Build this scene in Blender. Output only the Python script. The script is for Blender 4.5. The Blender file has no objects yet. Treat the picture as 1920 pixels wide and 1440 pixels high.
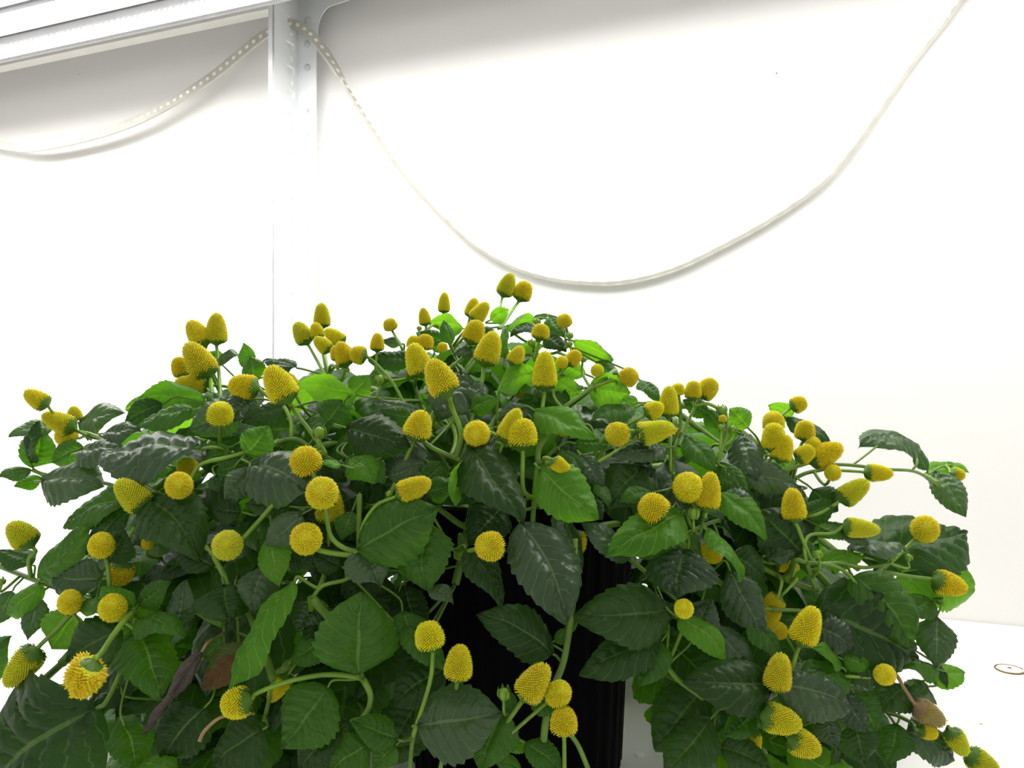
import bpy, bmesh, math, random
import numpy as np
from mathutils import Vector, Matrix

random.seed(7)
rng = np.random.default_rng(7)
scn = bpy.context.scene
COL = scn.collection

# ------------------------------------------------------------------ camera, world, exposure
F = 1440.0                 # focal length in pixels of the 1920x1440 frame
CZ = 1.20                  # camera height above the floor
cam_d = bpy.data.cameras.new('camera'); cam = bpy.data.objects.new('camera', cam_d); COL.objects.link(cam)
cam_d.sensor_fit = 'HORIZONTAL'; cam_d.sensor_width = 36.0; cam_d.lens = F / 1920 * 36.0
cam_d.clip_start = 0.02
cam.location = (0, 0, CZ); cam.rotation_euler = (math.pi / 2, 0, 0)
scn.camera = cam

world = bpy.data.worlds.new('world'); scn.world = world
world.use_nodes = True
bg = world.node_tree.nodes['Background']
bg.inputs[0].default_value = (1.0, 0.985, 0.96, 1); bg.inputs[1].default_value = 0.28

vs = scn.view_settings
vs.view_transform = 'Standard'; vs.look = 'None'; vs.gamma = 1.0; vs.use_curve_mapping = False
vs.exposure = 1.25
TUBE_POWER = 6.0           # emission of the lamp lenses


# ------------------------------------------------------------------ helpers
def P(px, py, d):
    """pixel of the 1920x1440 frame at depth d -> world point"""
    return np.array([(px - 960) / F * d, d, CZ + (720 - py) / F * d])


def norm(v):
    return v / (np.linalg.norm(v) + 1e-12)


def link(name, me, mat=None, parent=None, loc=None):
    o = bpy.data.objects.new(name, me); COL.objects.link(o)
    if mat is not None and me is not None and not me.materials:
        me.materials.append(mat)
    if parent is not None: o.parent = parent
    if loc is not None: o.location = loc
    return o


def mesh(name, verts, faces, smooth=True):
    me = bpy.data.meshes.new(name)
    me.from_pydata([tuple(map(float, v)) for v in verts], [], faces)
    if smooth: me.polygons.foreach_set('use_smooth', [True] * len(me.polygons))
    me.update()
    return me


def tag(o, label=None, cat=None, group=None, kind=None):
    if label: o['label'] = label
    if cat: o['category'] = cat
    if group: o['group'] = group
    if kind: o['kind'] = kind
    return o


def catmull(pts, n=8):
    pts = [np.array(p, float) for p in pts]
    if len(pts) < 3:
        return [pts[0] + (pts[-1] - pts[0]) * i / n for i in range(n + 1)]
    q = [2 * pts[0] - pts[1]] + pts + [2 * pts[-1] - pts[-2]]
    out = []
    for i in range(1, len(q) - 2):
        for k in range(n):
            t = k / n
            a, b, c, d = q[i - 1], q[i], q[i + 1], q[i + 2]
            out.append(0.5 * (2 * b + (c - a) * t + (2 * a - 5 * b + 4 * c - d) * t * t + (3 * b - a - 3 * c + d) * t ** 3))
    out.append(pts[-1])
    return out


def sweep(path, section, radii=None, up=None):
    """sweep a closed 2D section along a path; returns verts, faces"""
    path = np.array(path); n = len(path); m = len(section)
    tang = np.gradient(path, axis=0)
    tang /= np.linalg.norm(tang, axis=1)[:, None] + 1e-12
    ref = np.array(up if up is not None else (0.31, 0.2, 0.93), float)
    a = norm(ref - tang[0] * ref.dot(tang[0]))
    V, Fc = [], []
    for i in range(n):
        if up is not None:
            a = norm(ref - tang[i] * ref.dot(tang[i]))
        else:
            a = norm(a - tang[i] * a.dot(tang[i]))
        b = np.cross(tang[i], a)
        r = 1.0 if radii is None else radii[i]
        for (x, y) in section:
            V.append(path[i] + r * (x * a + y * b))
    for i in range(n - 1):
        for j in range(m):
            k = (j + 1) % m
            Fc.append((i * m + j, i * m + k, (i + 1) * m + k, (i + 1) * m + j))
    Fc.append(tuple(range(m - 1, -1, -1))); Fc.append(tuple((n - 1) * m + j for j in range(m)))
    return V, Fc


def circ(n=6, r=1.0):
    return [(r * math.cos(2 * math.pi * i / n), r * math.sin(2 * math.pi * i / n)) for i in range(n)]


def tube(name, path, r0, r1, mat, parent, sides=6):
    n = len(path)
    rad = [r0 + (r1 - r0) * i / max(1, n - 1) for i in range(n)]
    V, Fc = sweep(path, circ(sides), rad)
    return link(name, mesh(name, V, Fc), mat, parent)


# ------------------------------------------------------------------ materials
def newmat(name):
    m = bpy.data.materials.new(name); m.use_nodes = True
    nt = m.node_tree; b = nt.nodes['Principled BSDF']
    return m, nt, b


def plain(name, col, rough=0.5, metal=0.0, noise=0.0, scale=40.0, bump=0.0):
    m, nt, b = newmat(name)
    b.inputs['Roughness'].default_value = rough; b.inputs['Metallic'].default_value = metal
    tc = nt.nodes.new('ShaderNodeTexCoord'); nz = nt.nodes.new('ShaderNodeTexNoise')
    nz.inputs['Scale'].default_value = scale; nz.inputs['Detail'].default_value = 4
    nt.links.new(tc.outputs['Object'], nz.inputs['Vector'])
    r = nt.nodes.new('ShaderNodeValToRGB')
    r.color_ramp.elements[0].position = 0.3; r.color_ramp.elements[1].position = 0.7
    r.color_ramp.elements[0].color = tuple(c * (1 - noise) for c in col) + (1,)
    r.color_ramp.elements[1].color = tuple(min(1, c * (1 + noise)) for c in col) + (1,)
    nt.links.new(nz.outputs['Fac'], r.inputs['Fac']); nt.links.new(r.outputs['Color'], b.inputs['Base Color'])
    if bump:
        bp = nt.nodes.new('ShaderNodeBump'); bp.inputs['Strength'].default_value = bump; bp.inputs['Distance'].default_value = 0.002
        nt.links.new(nz.outputs['Fac'], bp.inputs['Height']); nt.links.new(bp.outputs['Normal'], b.inputs['Normal'])
    return m


def leaf_material(name, dark, light, vein, back, trans, trans_w=0.35, rough=0.36, spec=0.5, spots=0.0, spotcol=(0.4, 0.3, 0.12)):
    """blade colour with paler veins from the blade's own coordinates (attribute 'blade')"""
    m, nt, b = newmat(name); N = nt.nodes; L = nt.links

    def mth(op, a, c=None):
        n = N.new('ShaderNodeMath'); n.operation = op
        for i, v in enumerate((a, c)):
            if v is None: continue
            if isinstance(v, (int, float)): n.inputs[i].default_value = v
            else: L.new(v, n.inputs[i])
        return n.outputs[0]

    def mix(fac, a, c):
        n = N.new('ShaderNodeMix'); n.data_type = 'RGBA'
        for sock, v in ((n.inputs[0], fac), (n.inputs[6], a), (n.inputs[7], c)):
            if isinstance(v, tuple): sock.default_value = v + (1,) if len(v) == 3 else v
            elif isinstance(v, (int, float)): sock.default_value = v
            else: L.new(v, sock)
        return n.outputs[2]

    at = N.new('ShaderNodeAttribute'); at.attribute_name = 'blade'
    sp = N.new('ShaderNodeSeparateXYZ'); L.new(at.outputs['Vector'], sp.inputs[0])
    u, v, vh = sp.outputs[0], sp.outputs[1], sp.outputs[2]       # across -1..1, along 0..1, vein distance
    au = mth('ABSOLUTE', u)
    midw = mth('SUBTRACT', 0.05, mth('MULTIPLY', v, 0.03))
    mid = mth('LESS_THAN', au, midw)
    ph = mth('MULTIPLY', mth('SUBTRACT', v, mth('MULTIPLY', mth('POWER', au, 1.25), 0.26)), 7.0)
    fr = mth('ABSOLUTE', mth('SUBTRACT', mth('FRACT', mth('ADD', ph, 0.5)), 0.5))
    side = mth('MULTIPLY', mth('LESS_THAN', fr, 0.045), 0.55)
    vm = mth('MAXIMUM', mid, side)
    tc = N.new('ShaderNodeTexCoord'); oi = N.new('ShaderNodeObjectInfo')
    nz = N.new('ShaderNodeTexNoise'); nz.inputs['Scale'].default_value = 60; nz.inputs['Detail'].default_value = 5
    L.new(tc.outputs['Object'], nz.inputs['Vector'])
    k = mth('ADD', mth('MULTIPLY', nz.outputs['Fac'], 0.7), mth('MULTIPLY', mth('SUBTRACT', oi.outputs['Random'], 0.35), 0.75))
    base = mix(k, dark, light)
    base = mix(vm, base, vein)
    if spots:
        n2 = N.new('ShaderNodeTexNoise'); n2.inputs['Scale'].default_value = 35; n2.inputs['Detail'].default_value = 3
        L.new(tc.outputs['Object'], n2.inputs['Vector'])
        base = mix(mth('MULTIPLY', mth('GREATER_THAN', n2.outputs['Fac'], 1.0 - spots), 0.9), base, spotcol)
    # paler underside
    ge = N.new('ShaderNodeNewGeometry')
    col = mix(ge.outputs['Backfacing'], base, mix(mth('MULTIPLY', vm, 0.6), back, vein))
    L.new(col, b.inputs['Base Color'])
    L.new(mth('ADD', rough, mth('MULTIPLY', ge.outputs['Backfacing'], 0.25)), b.inputs['Roughness'])
    b.inputs['Specular IOR Level'].default_value = spec
    bp = N.new('ShaderNodeBump'); bp.inputs['Strength'].default_value = 0.7; bp.inputs['Distance'].default_value = 0.0026
    n3 = N.new('ShaderNodeTexNoise'); n3.inputs['Scale'].default_value = 95; n3.inputs['Detail'].default_value = 2
    L.new(tc.outputs['Object'], n3.inputs['Vector'])
    L.new(mth('SUBTRACT', n3.outputs['Fac'], mth('MULTIPLY', vm, 0.9)), bp.inputs['Height'])
    L.new(bp.outputs['Normal'], b.inputs['Normal'])
    tr = N.new('ShaderNodeBsdfTranslucent')
    L.new(mix(vm, trans, tuple(min(1, c * 1.35) for c in trans)), tr.inputs['Color'])
    ms = N.new('ShaderNodeMixShader'); ms.inputs[0].default_value = trans_w
    L.new(b.outputs[0], ms.inputs[1]); L.new(tr.outputs[0], ms.inputs[2])
    out = [n for n in N if n.type == 'OUTPUT_MATERIAL'][0]
    L.new(ms.outputs[0], out.inputs['Surface'])
    return m


M = {}
M['d'] = leaf_material('leaf_dark', (0.012, 0.038, 0.006), (0.040, 0.098, 0.017), (0.10, 0.19, 0.045), (0.06, 0.15, 0.03), (0.10, 0.34, 0.010), 0.22, 0.42, 0.28)
M['m'] = leaf_material('leaf_green', (0.028, 0.090, 0.008), (0.074, 0.195, 0.020), (0.16, 0.30, 0.06), (0.09, 0.23, 0.032), (0.17, 0.52, 0.012), 0.31, 0.42, 0.28)
M['b'] = leaf_material('leaf_young', (0.060, 0.190, 0.010), (0.135, 0.350, 0.025), (0.25, 0.47, 0.08), (0.15, 0.37, 0.04), (0.30, 0.72, 0.02), 0.40, 0.46, 0.26)
M['g'] = leaf_material('leaf_greyish', (0.026, 0.062, 0.022), (0.076, 0.138, 0.052), (0.15, 0.23, 0.09), (0.11, 0.20, 0.07), (0.14, 0.38, 0.03), 0.22, 0.34, 0.48)
M['y'] = leaf_material('leaf_yellowing', (0.035, 0.09, 0.012), (0.24, 0.22, 0.035), (0.30, 0.27, 0.08), (0.22, 0.19, 0.06), (0.3, 0.3, 0.03), 0.25, 0.55, 0.3, 0.46, (0.13, 0.06, 0.02))
M['w'] = leaf_material('leaf_withered', (0.060, 0.048, 0.042), (0.16, 0.135, 0.12), (0.2, 0.18, 0.15), (0.14, 0.12, 0.10), (0.08, 0.06, 0.04), 0.08, 0.8, 0.2)

M['stem'] = plain('stem_green', (0.13, 0.25, 0.022), 0.45, 0, 0.35, 60)
M['stalk'] = plain('stalk_green', (0.19, 0.35, 0.030), 0.45, 0, 0.3, 60)
M['calyx'] = plain('calyx_green', (0.095, 0.21, 0.018), 0.55, 0, 0.35, 150)
M['dry'] = plain('dry_brown', (0.33, 0.22, 0.11), 0.8, 0, 0.35, 120, 0.4)
M['soil'] = plain('soil', (0.018, 0.012, 0.008), 0.95, 0, 0.6, 200, 1.0)
M['pot'] = plain('black_plastic', (0.0014, 0.0014, 0.0020), 0.6, 0, 0.2, 30)
M['pot'].node_tree.nodes['Principled BSDF'].inputs['Specular IOR Level'].default_value = 0.06


def floret_material(name):
    m, nt, b = newmat(name); N = nt.nodes; L = nt.links
    at = N.new('ShaderNodeAttribute'); at.attribute_name = 'floret'
    sp = N.new('ShaderNodeSeparateXYZ'); L.new(at.outputs['Vector'], sp.inputs[0])
    oi = N.new('ShaderNodeObjectInfo')
    r = N.new('ShaderNodeMix'); r.data_type = 'RGBA'; r.blend_type = 'MIX'      # greener foot -> floret tips
    L.new(sp.outputs[0], r.inputs[0]); r.inputs[6].default_value = (0.74, 0.70, 0.020, 1)
    L.new(oi.outputs['Color'], r.inputs[7])
    h = N.new('ShaderNodeHueSaturation')
    ma = N.new('ShaderNodeMath'); ma.operation = 'MULTIPLY_ADD'; ma.inputs[1].default_value = 0.05; ma.inputs[2].default_value = 0.475
    L.new(sp.outputs[1], ma.inputs[0]); L.new(ma.outputs[0], h.inputs['Hue'])
    L.new(r.outputs[2], h.inputs['Color']); L.new(h.outputs[0], b.inputs['Base Color'])
    b.inputs['Roughness'].default_value = 0.55
    tr = N.new('ShaderNodeBsdfTranslucent'); L.new(h.outputs[0], tr.inputs['Color'])
    ms = N.new('ShaderNodeMixShader'); ms.inputs[0].default_value = 0.15
    L.new(b.outputs[0], ms.inputs[1]); L.new(tr.outputs[0], ms.inputs[2])
    out = [n for n in N if n.type == 'OUTPUT_MATERIAL'][0]; L.new(ms.outputs[0], out.inputs['Surface'])
    return m


M['floret'] = floret_material('yellow_florets')
M['white_paint'] = plain('white_paint', (0.80, 0.82, 0.84), 0.35, 0, 0.02, 20)
M['beam_paint'] = plain('cream_paint', (0.74, 0.73, 0.70), 0.4, 0, 0.02, 20)
M['alu'] = plain('lamp_housing', (0.38, 0.38, 0.39), 0.45, 0.0, 0.03, 20)
M['board'] = plain('white_board', (0.82, 0.82, 0.82), 0.5, 0, 0.02, 8)
M['tape'] = plain('clear_silicone', (0.50, 0.485, 0.43), 0.35, 0, 0.08, 50)
M['diode'] = plain('diode', (0.90, 0.88, 0.80), 0.3, 0, 0.02, 50)
M['bolt'] = plain('bolt_steel', (0.62, 0.64, 0.66), 0.3, 0.3, 0.05, 50)
M['floor'] = plain('concrete_floor', (0.42, 0.41, 0.40), 0.7, 0, 0.12, 6)
M['cap'] = plain('white_plastic', (0.86, 0.85, 0.82), 0.4, 0, 0.03, 80)
M['grime'] = plain('brown_grime', (0.22, 0.13, 0.05), 0.8, 0, 0.5, 150)

m, nt, b = newmat('lamp_glow'); M['glow'] = m
b.inputs['Emission Color'].default_value = (1.0, 0.985, 0.95, 1); b.inputs['Emission Strength'].default_value = TUBE_POWER
b.inputs['Base Color'].default_value = (0.9, 0.9, 0.9, 1)


def speckled(name, col, speck, scale, thr, mottle):
    m, nt, b = newmat(name); N = nt.nodes; L = nt.links
    tc = N.new('ShaderNodeTexCoord')
    vo = N.new('ShaderNodeTexVoronoi'); vo.inputs['Scale'].default_value = scale
    L.new(tc.outputs['Object'], vo.inputs['Vector'])
    nz = N.new('ShaderNodeTexNoise'); nz.inputs['Scale'].default_value = 3; L.new(tc.outputs['Object'], nz.inputs['Vector'])
    a = N.new('ShaderNodeMath'); a.operation = 'LESS_THAN'
    t = N.new('ShaderNodeMath'); t.operation = 'MULTIPLY'; t.inputs[1].default_value = thr
    L.new(nz.outputs['Fac'], t.inputs[0]); L.new(vo.outputs['Distance'], a.inputs[0]); L.new(t.outputs[0], a.inputs[1])
    n2 = N.new('ShaderNodeTexNoise'); n2.inputs['Scale'].default_value = 14; n2.inputs['Detail'].default_value = 6
    L.new(tc.outputs['Object'], n2.inputs['Vector'])
    r = N.new('ShaderNodeValToRGB'); r.color_ramp.elements[0].position = 0.45; r.color_ramp.elements[1].position = 0.72
    r.color_ramp.elements[0].color = col + (1,); r.color_ramp.elements[1].color = tuple(c * k for c, k in zip(col, mottle)) + (1,)
    L.new(n2.outputs['Fac'], r.inputs['Fac'])
    mx = N.new('ShaderNodeMix'); mx.data_type = 'RGBA'
    L.new(a.outputs[0], mx.inputs[0]); L.new(r.outputs[0], mx.inputs[6]); mx.inputs[7].default_value = speck + (1,)
    L.new(mx.outputs[2], b.inputs['Base Color']); b.inputs['Roughness'].default_value = 0.6
    return m


M['wall'] = speckled('white_wall', (0.86, 0.85, 0.835), (0.25, 0.2, 0.16), 9.0, 0.035, (1, 1, 1))
M['bench'] = speckled('bench_laminate', (0.84, 0.83, 0.81), (0.45, 0.30, 0.14), 30.0, 0.09, (1.0, 0.95, 0.86))

# ------------------------------------------------------------------ wall frame: s along the wall, t out from the wall, z relative to camera
YAW = math.radians(21)
E = np.array([math.cos(YAW), -math.sin(YAW), 0]); NRM = np.array([-math.sin(YAW), -math.cos(YAW), 0])
W0 = np.array([-0.3458, 1.2887, CZ])
ROTZ = -YAW
BENCH_Z = -0.29            # bench top, relative to the camera


def W(s, t, z):
    return W0 + E * s + NRM * t + np.array([0, 0, z])


def ray_plane(px, py, t):
    """pixel -> point on the plane parallel to the wall at distance t"""
    d = np.array([(px - 960) / F, 1.0, (720 - py) / F])
    o = np.array([0, 0, CZ])
    k = (t - NRM.dot(o - W0)) / NRM.dot(d)
    return o + d * k


def wbox(name, s0, s1, t0, t1, z0, z1, mat, parent=None, bevel=0.0):
    bm = bmesh.new()
    vs_ = [bm.verts.new(W(s, t, z)) for s in (s0, s1) for t in (t0, t1) for z in (z0, z1)]
    for f in ((0, 1, 3, 2), (4, 6, 7, 5), (0, 4, 5, 1), (2, 3, 7, 6), (0, 2, 6, 4), (1, 5, 7, 3)):
        bm.faces.new([vs_[i] for i in f])
    bmesh.ops.recalc_face_normals(bm, faces=bm.faces)
    if bevel: bmesh.ops.bevel(bm, geom=bm.edges[:], offset=bevel, segments=2, affect='EDGES', profile=0.5)
    me = bpy.data.meshes.new(name); bm.to_mesh(me); bm.free()
    return link(name, me, mat, parent)


def empty(name, loc):
    o = bpy.data.objects.new(name, None); COL.objects.link(o); o.location = tuple(map(float, loc))
    o.empty_display_size = 0.05
    return o


def adopt(o, parent):
    """parent a mesh that was built in world coordinates"""
    o.parent = parent
    o.matrix_parent_inverse = Matrix.Translation(parent.location).inverted()
    return o


# the setting
tag(wbox('wall_back', -4.5, 3.0, -0.10, 0.0, -CZ, 1.2, M['wall']), 'plain white wall behind the shelving', kind='structure')
tag(wbox('floor', -4.5, 3.0, -0.10, 2.4, -CZ - 0.05, -CZ, M['floor']), 'grey concrete floor', kind='structure')

# bench
bench = empty('plant_bench', W(0, 0.5, -CZ))
tag(bench, 'white laminate bench top with brownish specks under the plant', 'bench')
adopt(wbox('bench_top', -1.7, 1.5, 0.001, 1.02, BENCH_Z - 0.03, BENCH_Z, M['bench'], None, 0.003), bench)
for s in (-1.66, 1.46):
    for t in (0.05, 0.98):
        adopt(wbox('bench_leg', s - 0.02, s + 0.02, t - 0.02, t + 0.02, -CZ, BENCH_Z - 0.03, M['white_paint']), bench)


# ------------------------------------------------------------------ perforated shelf upright
def plate(origin, ua, va, na, outline, holes, th, name, mat, parent):
    """flat plate with real holes; (u,v) polygons, extruded by th along na"""
    bm = bmesh.new()

    def loop(poly):
        vv = [bm.verts.new(origin + ua * p[0] + va * p[1]) for p in poly]
        return [bm.edges.new((vv[i], vv[(i + 1) % len(vv)])) for i in range(len(vv))]
    ed = loop(outline)
    for h in holes: ed += loop(h)
    bmesh.ops.triangle_fill(bm, use_beauty=True, use_dissolve=False, edges=ed)
    r = bmesh.ops.extrude_face_region(bm, geom=bm.faces[:])
    for v in [g for g in r['geom'] if isinstance(g, bmesh.types.BMVert)]: v.co += Vector(na * th)
    bmesh.ops.recalc_face_normals(bm, faces=bm.faces)
    me = bpy.data.meshes.new(name); bm.to_mesh(me); bm.free()
    o = link(name, me, mat)
    return adopt(o, parent)


Z = np.array([0, 0, 1.0])
post = empty('shelf_upright', W(0, 0.02, BENCH_Z))
tag(post, 'white perforated steel shelf upright with slots and round holes against the wall', 'shelf post')
FA = 0.062; FB = 0.036; PITCH = 0.0386; TOPZ = 0.66
zc = [0.588 - PITCH * i for i in range(46)]            # slot centres, relative to the camera
holesA, holesB = [], []
for i, z in enumerate(zc):
    z = z + CZ
    if z < CZ + BENCH_Z + 0.05: break
    g = 0.003 if i == 0 else 0.0
    holesA.append([(0.010, z + 0.0065 + g), (0.030, z + 0.0065 + g), (0.029, z - 0.002), (0.022, z - 0.0065), (0.013, z - 0.0065), (0.0105, z - 0.002)])
    holesA.append([(0.0185 + 0.004 * math.cos(a), z - PITCH / 2 + 0.0042 * math.sin(a)) for a in np.linspace(0, 2 * math.pi, 11)[:-1]])
    if i >= 3: holesB.append([(0.020 + 0.0036 * math.cos(a), z - 0.024 + 0.0036 * math.sin(a)) for a in np.linspace(0, 2 * math.pi, 11)[:-1]])
C0 = W(0, 0.02, -CZ)
plate(C0, NRM, Z, -E, [(0, CZ + BENCH_Z), (FA, CZ + BENCH_Z), (FA, CZ + TOPZ), (0, CZ + TOPZ)], holesA, 0.0034, 'slotted_flange', M['white_paint'], post)
adopt(wbox('edge_lip', -0.012, 0.0, 0.02 + FA - 0.0022, 0.02 + FA, BENCH_Z, TOPZ, M['white_paint'], None, 0.0006), post)
# flange against the wall, widening into a rounded gusset at the top
gz = 0.602
out = [(0, CZ + BENCH_Z), (FB, CZ + BENCH_Z), (FB, CZ + gz - 0.035)]
for a in np.linspace(0, math.pi / 2, 9):
    out.append((FB + 0.030 * (1 - math.cos(a)) + 0.002, CZ + gz - 0.030 + 0.042 * math.sin(a)))
out += [(0.16, CZ + gz + 0.020), (0.16, CZ + TOPZ), (0, CZ + TOPZ)]
plate(C0, E, Z, NRM, out, holesB, 0.0022, 'drilled_flange', M['white_paint'], post)
for zz in (0.597, 0.558, 0.5195):
    c = W(0.019, 0.0245, zz)
    V, Fc = sweep([c - NRM * 0.003, c, c + NRM * 0.0015], circ(10), [0.0055, 0.0055, 0.0035])
    adopt(link('bolt', mesh('bolt', V, Fc, False), M['bolt']), post)

# beams and shelf board above
tag(wbox('shelf_beam', -1.7, -0.004, 0.048, 0.070, 0.601, TOPZ, M['beam_paint'], None, 0.001),
    'cream painted steel shelf beam running behind the bar lamp to the upright', 'beam')
tag(wbox('shelf_beam', 0.006, 1.5, 0.048, 0.070, 0.622, TOPZ, M['beam_paint'], None, 0.001),
    'cream painted steel shelf beam above the gusset, right of the upright', 'beam')
tag(wbox('shelf_board', -1.7, 1.5, 0.0, 1.02, TOPZ, TOPZ + 0.018, M['board'], None, 0.002),
    'white shelf board overhead that carries the bar lamp', 'shelf')


# ------------------------------------------------------------------ bar lamp under the upper shelf
def lamp(t0, label, teeth):
    """row of LED bars: opaque body, flat glowing lens facing down, recessed grey housing between"""
    r = empty('bar_lamp', W(0, t0 + 0.13, 0.60)); tag(r, label, 'lamp', None)
    s0, s1 = -1.45, 1.30
    zl = 0.528                                   # underside of the lenses
    adopt(wbox('housing', s0, s1, t0 - 0.006, t0 + 0.254, zl + 0.016, TOPZ - 0.001, M['alu'], None, 0.002), r)
    adopt(wbox('side_lip', s0, s1, t0 - 0.009, t0 - 0.006, zl + 0.006, TOPZ - 0.002, M['alu']), r)
    adopt(wbox('side_lip', s0, s1, t0 + 0.254, t0 + 0.257, zl + 0.006, TOPZ - 0.002, M['alu']), r)
    for k in range(4):
        tc = t0 + 0.030 + 0.0635 * k
        adopt(wbox('bar_body', s0, s1, tc - 0.0195, tc + 0.0195, zl + 0.003, zl + 0.016, M['alu']), r)
        adopt(wbox('lens', s0 + 0.02, s1 - 0.02, tc - 0.018, tc + 0.018, zl, zl + 0.003, M['glow']), r)
        for s in (s0 + 0.01, s1 - 0.01):
            adopt(wbox('end_cap', s - 0.01, s + 0.01, tc - 0.0205, tc + 0.0205, zl - 0.001, zl + 0.016, M['white_paint'], None, 0.001), r)
        if k < 3:
            td = tc + 0.0318
            adopt(wbox('divider_ridge', s0, s1, td - 0.003, td + 0.003, zl + 0.006, zl + 0.016, M['white_paint']), r)
            if teeth and k == 0:
                V, Fc = [], []; p = 0.011; n = int((s1 - s0) / p)
                for i in range(n):
                    a = s0 + i * p; tt = tc + 0.0212; j = len(V)
                    for dt in (0, -0.0012):
                        V += [W(a, tt + dt, zl + 0.014), W(a + p, tt + dt, zl + 0.014), W(a + p, tt + dt, zl - 0.001), W(a + p * 0.2, tt + dt, zl - 0.007), W(a, tt + dt, zl - 0.001)]
                    Fc += [(j, j + 1, j + 2, j + 3, j + 4), (j + 9, j + 8, j + 7, j + 6, j + 5)]
                    for q in range(5): Fc.append((j + q, j + 5 + q, j + 5 + (q + 1) % 5, j + (q + 1) % 5))
                adopt(link('serrated_strip', mesh('serrated_strip', V, Fc, False), M['alu']), r)
    return r


lamp(0.200, 'long bar lamp with a serrated divider strip beside the back beam', True)

# ------------------------------------------------------------------ LED tape hanging along the wall
tape_px = [(-60, 262), (0, 272), (60, 277), (160, 258), (250, 229), (330, 188), (400, 142), (455, 97), (500, 63), (545, 46), (572, 56), (597, 82), (622, 117), (650, 165), (700, 245),
           (760, 330), (830, 405), (890, 460), (960, 500), (1030, 522), (1100, 530), (1170, 528), (1260, 506), (1350, 464), (1450, 409), (1540, 346), (1600, 280), (1660, 195),
           (1720, 110), (1775, 40), (1830, -40)]
tpts = []
for x, y in tape_px:
    if x <= 500: t = 0.036
    elif x <= 600: t = 0.038
    else: t = max(0.0068, 0.038 - 0.032 * (x - 600) / 150)
    tpts.append(ray_plane(x, y, t))
path = catmull(tpts, 8)
ledroot = empty('led_tape', path[76])
tag(ledroot, 'clear LED tape looped through the shelf upright and sagging along the wall', 'light strip')
n = len(path); V, Fc = [], []
parr = np.array(path); tg = np.gradient(parr, axis=0); tg /= np.linalg.norm(tg, axis=1)[:, None]
frames = []
for i in range(n):
    px = (parr[i][0] / parr[i][1]) * F + 960
    f = min(1, max(0, (px - 560) / 80.0))           # left: face to the room; right: turned edge-on
    side = norm(np.cross(tg[i], NRM)); outw = NRM
    ang = math.radians(0 + 78 * f)
    wv = side * math.cos(ang) + outw * math.sin(ang)
    tv = np.cross(tg[i], wv)
    hw, ht = (0.0078, 0.0022) if f < 1 else (0.0038, 0.0020)
    wob = 0.0005 * math.sin(i * 2.1) if f >= 1 else 0
    frames.append((wv, tv, f))
    for (a, c) in ((-1, -1), (1, -1), (1, 1), (-1, 1)):
        V.append(parr[i] + wv * (hw * a) + tv * ((ht + wob) * c))
for i in range(n - 1):
    for j in range(4):
        k = (j + 1) % 4
        Fc.append((i * 4 + j, i * 4 + k, i * 4 + 4 + k, i * 4 + 4 + j))
Fc += [(3, 2, 1, 0), ((n - 1) * 4, (n - 1) * 4 + 1, (n - 1) * 4 + 2, (n - 1) * 4 + 3)]
tp = link('tape', mesh('tape', V, Fc, False), M['tape'])
adopt(tp, ledroot)
acc = 0.0; last = parr[0]
for i in range(1, n - 1):
    seg = np.linalg.norm(parr[i] - parr[i - 1]); acc += seg
    while acc > 0.0155:
        acc -= 0.0155
        c = parr[i] - tg[i] * acc
        wv, tv, f = frames[i]
        face = tv if tv.dot(NRM) > 0 else -tv
        bm = bmesh.new()
        cs = []
        for a in (-1, 1):
            for bb in (-1, 1):
                for cc in (0.6, 1):
                    cs.append(bm.verts.new(c + tg[i] * 0.0030 * a + wv * 0.0024 * bb + face * 0.0030 * cc))
        bmesh.ops.convex_hull(bm, input=bm.verts[:])
        me = bpy.data.meshes.new('diode'); bm.to_mesh(me); bm.free()
        adopt(link('diode', me, M['diode']), ledroot)

# ------------------------------------------------------------------ small discs on the bench
def place_disc(px, py, wpx, label, ringed):
    d = -BENCH_Z * F / (py - 720)
    c = P(px, py, d); r = wpx / F * d / 2
    o = empty('bench_disc', c); tag(o, label, 'cap')
    V, Fc = sweep([c, c + Z * 0.0012, c + Z * 0.0020], circ(20), [r * 0.9, r * 0.9, r * 0.7], (0, 1, 0.01))
    adopt(link('white_disc', mesh('white_disc', V, Fc), M['cap']), o)
    if ringed:
        ring = [c + np.array([r * math.cos(a), r * math.sin(a), 0.0007]) for a in np.linspace(0, 2 * math.pi * 0.93, 40)]
        V, Fc = sweep(ring, circ(5), [0.0007] * 40)
        adopt(link('grime_ring', mesh('grime_ring', V, Fc), M['grime']), o)
        V, Fc = sweep([c + Z * 0.0018, c + Z * 0.0024], circ(8), [0.0022, 0.0018], (0, 1, 0.01))
        adopt(link('cap_centre', mesh('cap_centre', V, Fc), M['grime']), o)


place_disc(1893, 1256, 48, 'white screw cap with a brown grime ring on the open bench', True)
place_disc(1199, 1416, 22, 'small white disc standing in for a bright spot on the shaded bench beside the black pot', False)  # plain disc added in place of a bright white spot, no real cap

# ------------------------------------------------------------------ the plant
EC = np.array([-0.015, 0.64, CZ - 0.20]); ER = np.array([0.40, 0.27, 0.27])


def mound(px, py):
    """depth of the leaf canopy along a pixel's ray"""
    d = np.array([(px - 960) / F, 1.0, (720 - py) / F]); o = np.array([0, 0, CZ])
    a = d / ER; bq = (o - EC) / ER
    A = a.dot(a); B = a.dot(bq); Cq = bq.dot(bq) - 1
    D = B * B - A * Cq
    return (-B - math.sqrt(D)) / A if D > 0 else -B / A


plant = empty('potted_plant', np.array([0.004, 0.60, CZ + BENCH_Z]))
tag(plant, 'bushy green plant with yellow cone flower heads in a ribbed black pot', 'plant')
PX, PY = 0.004, 0.60
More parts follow.
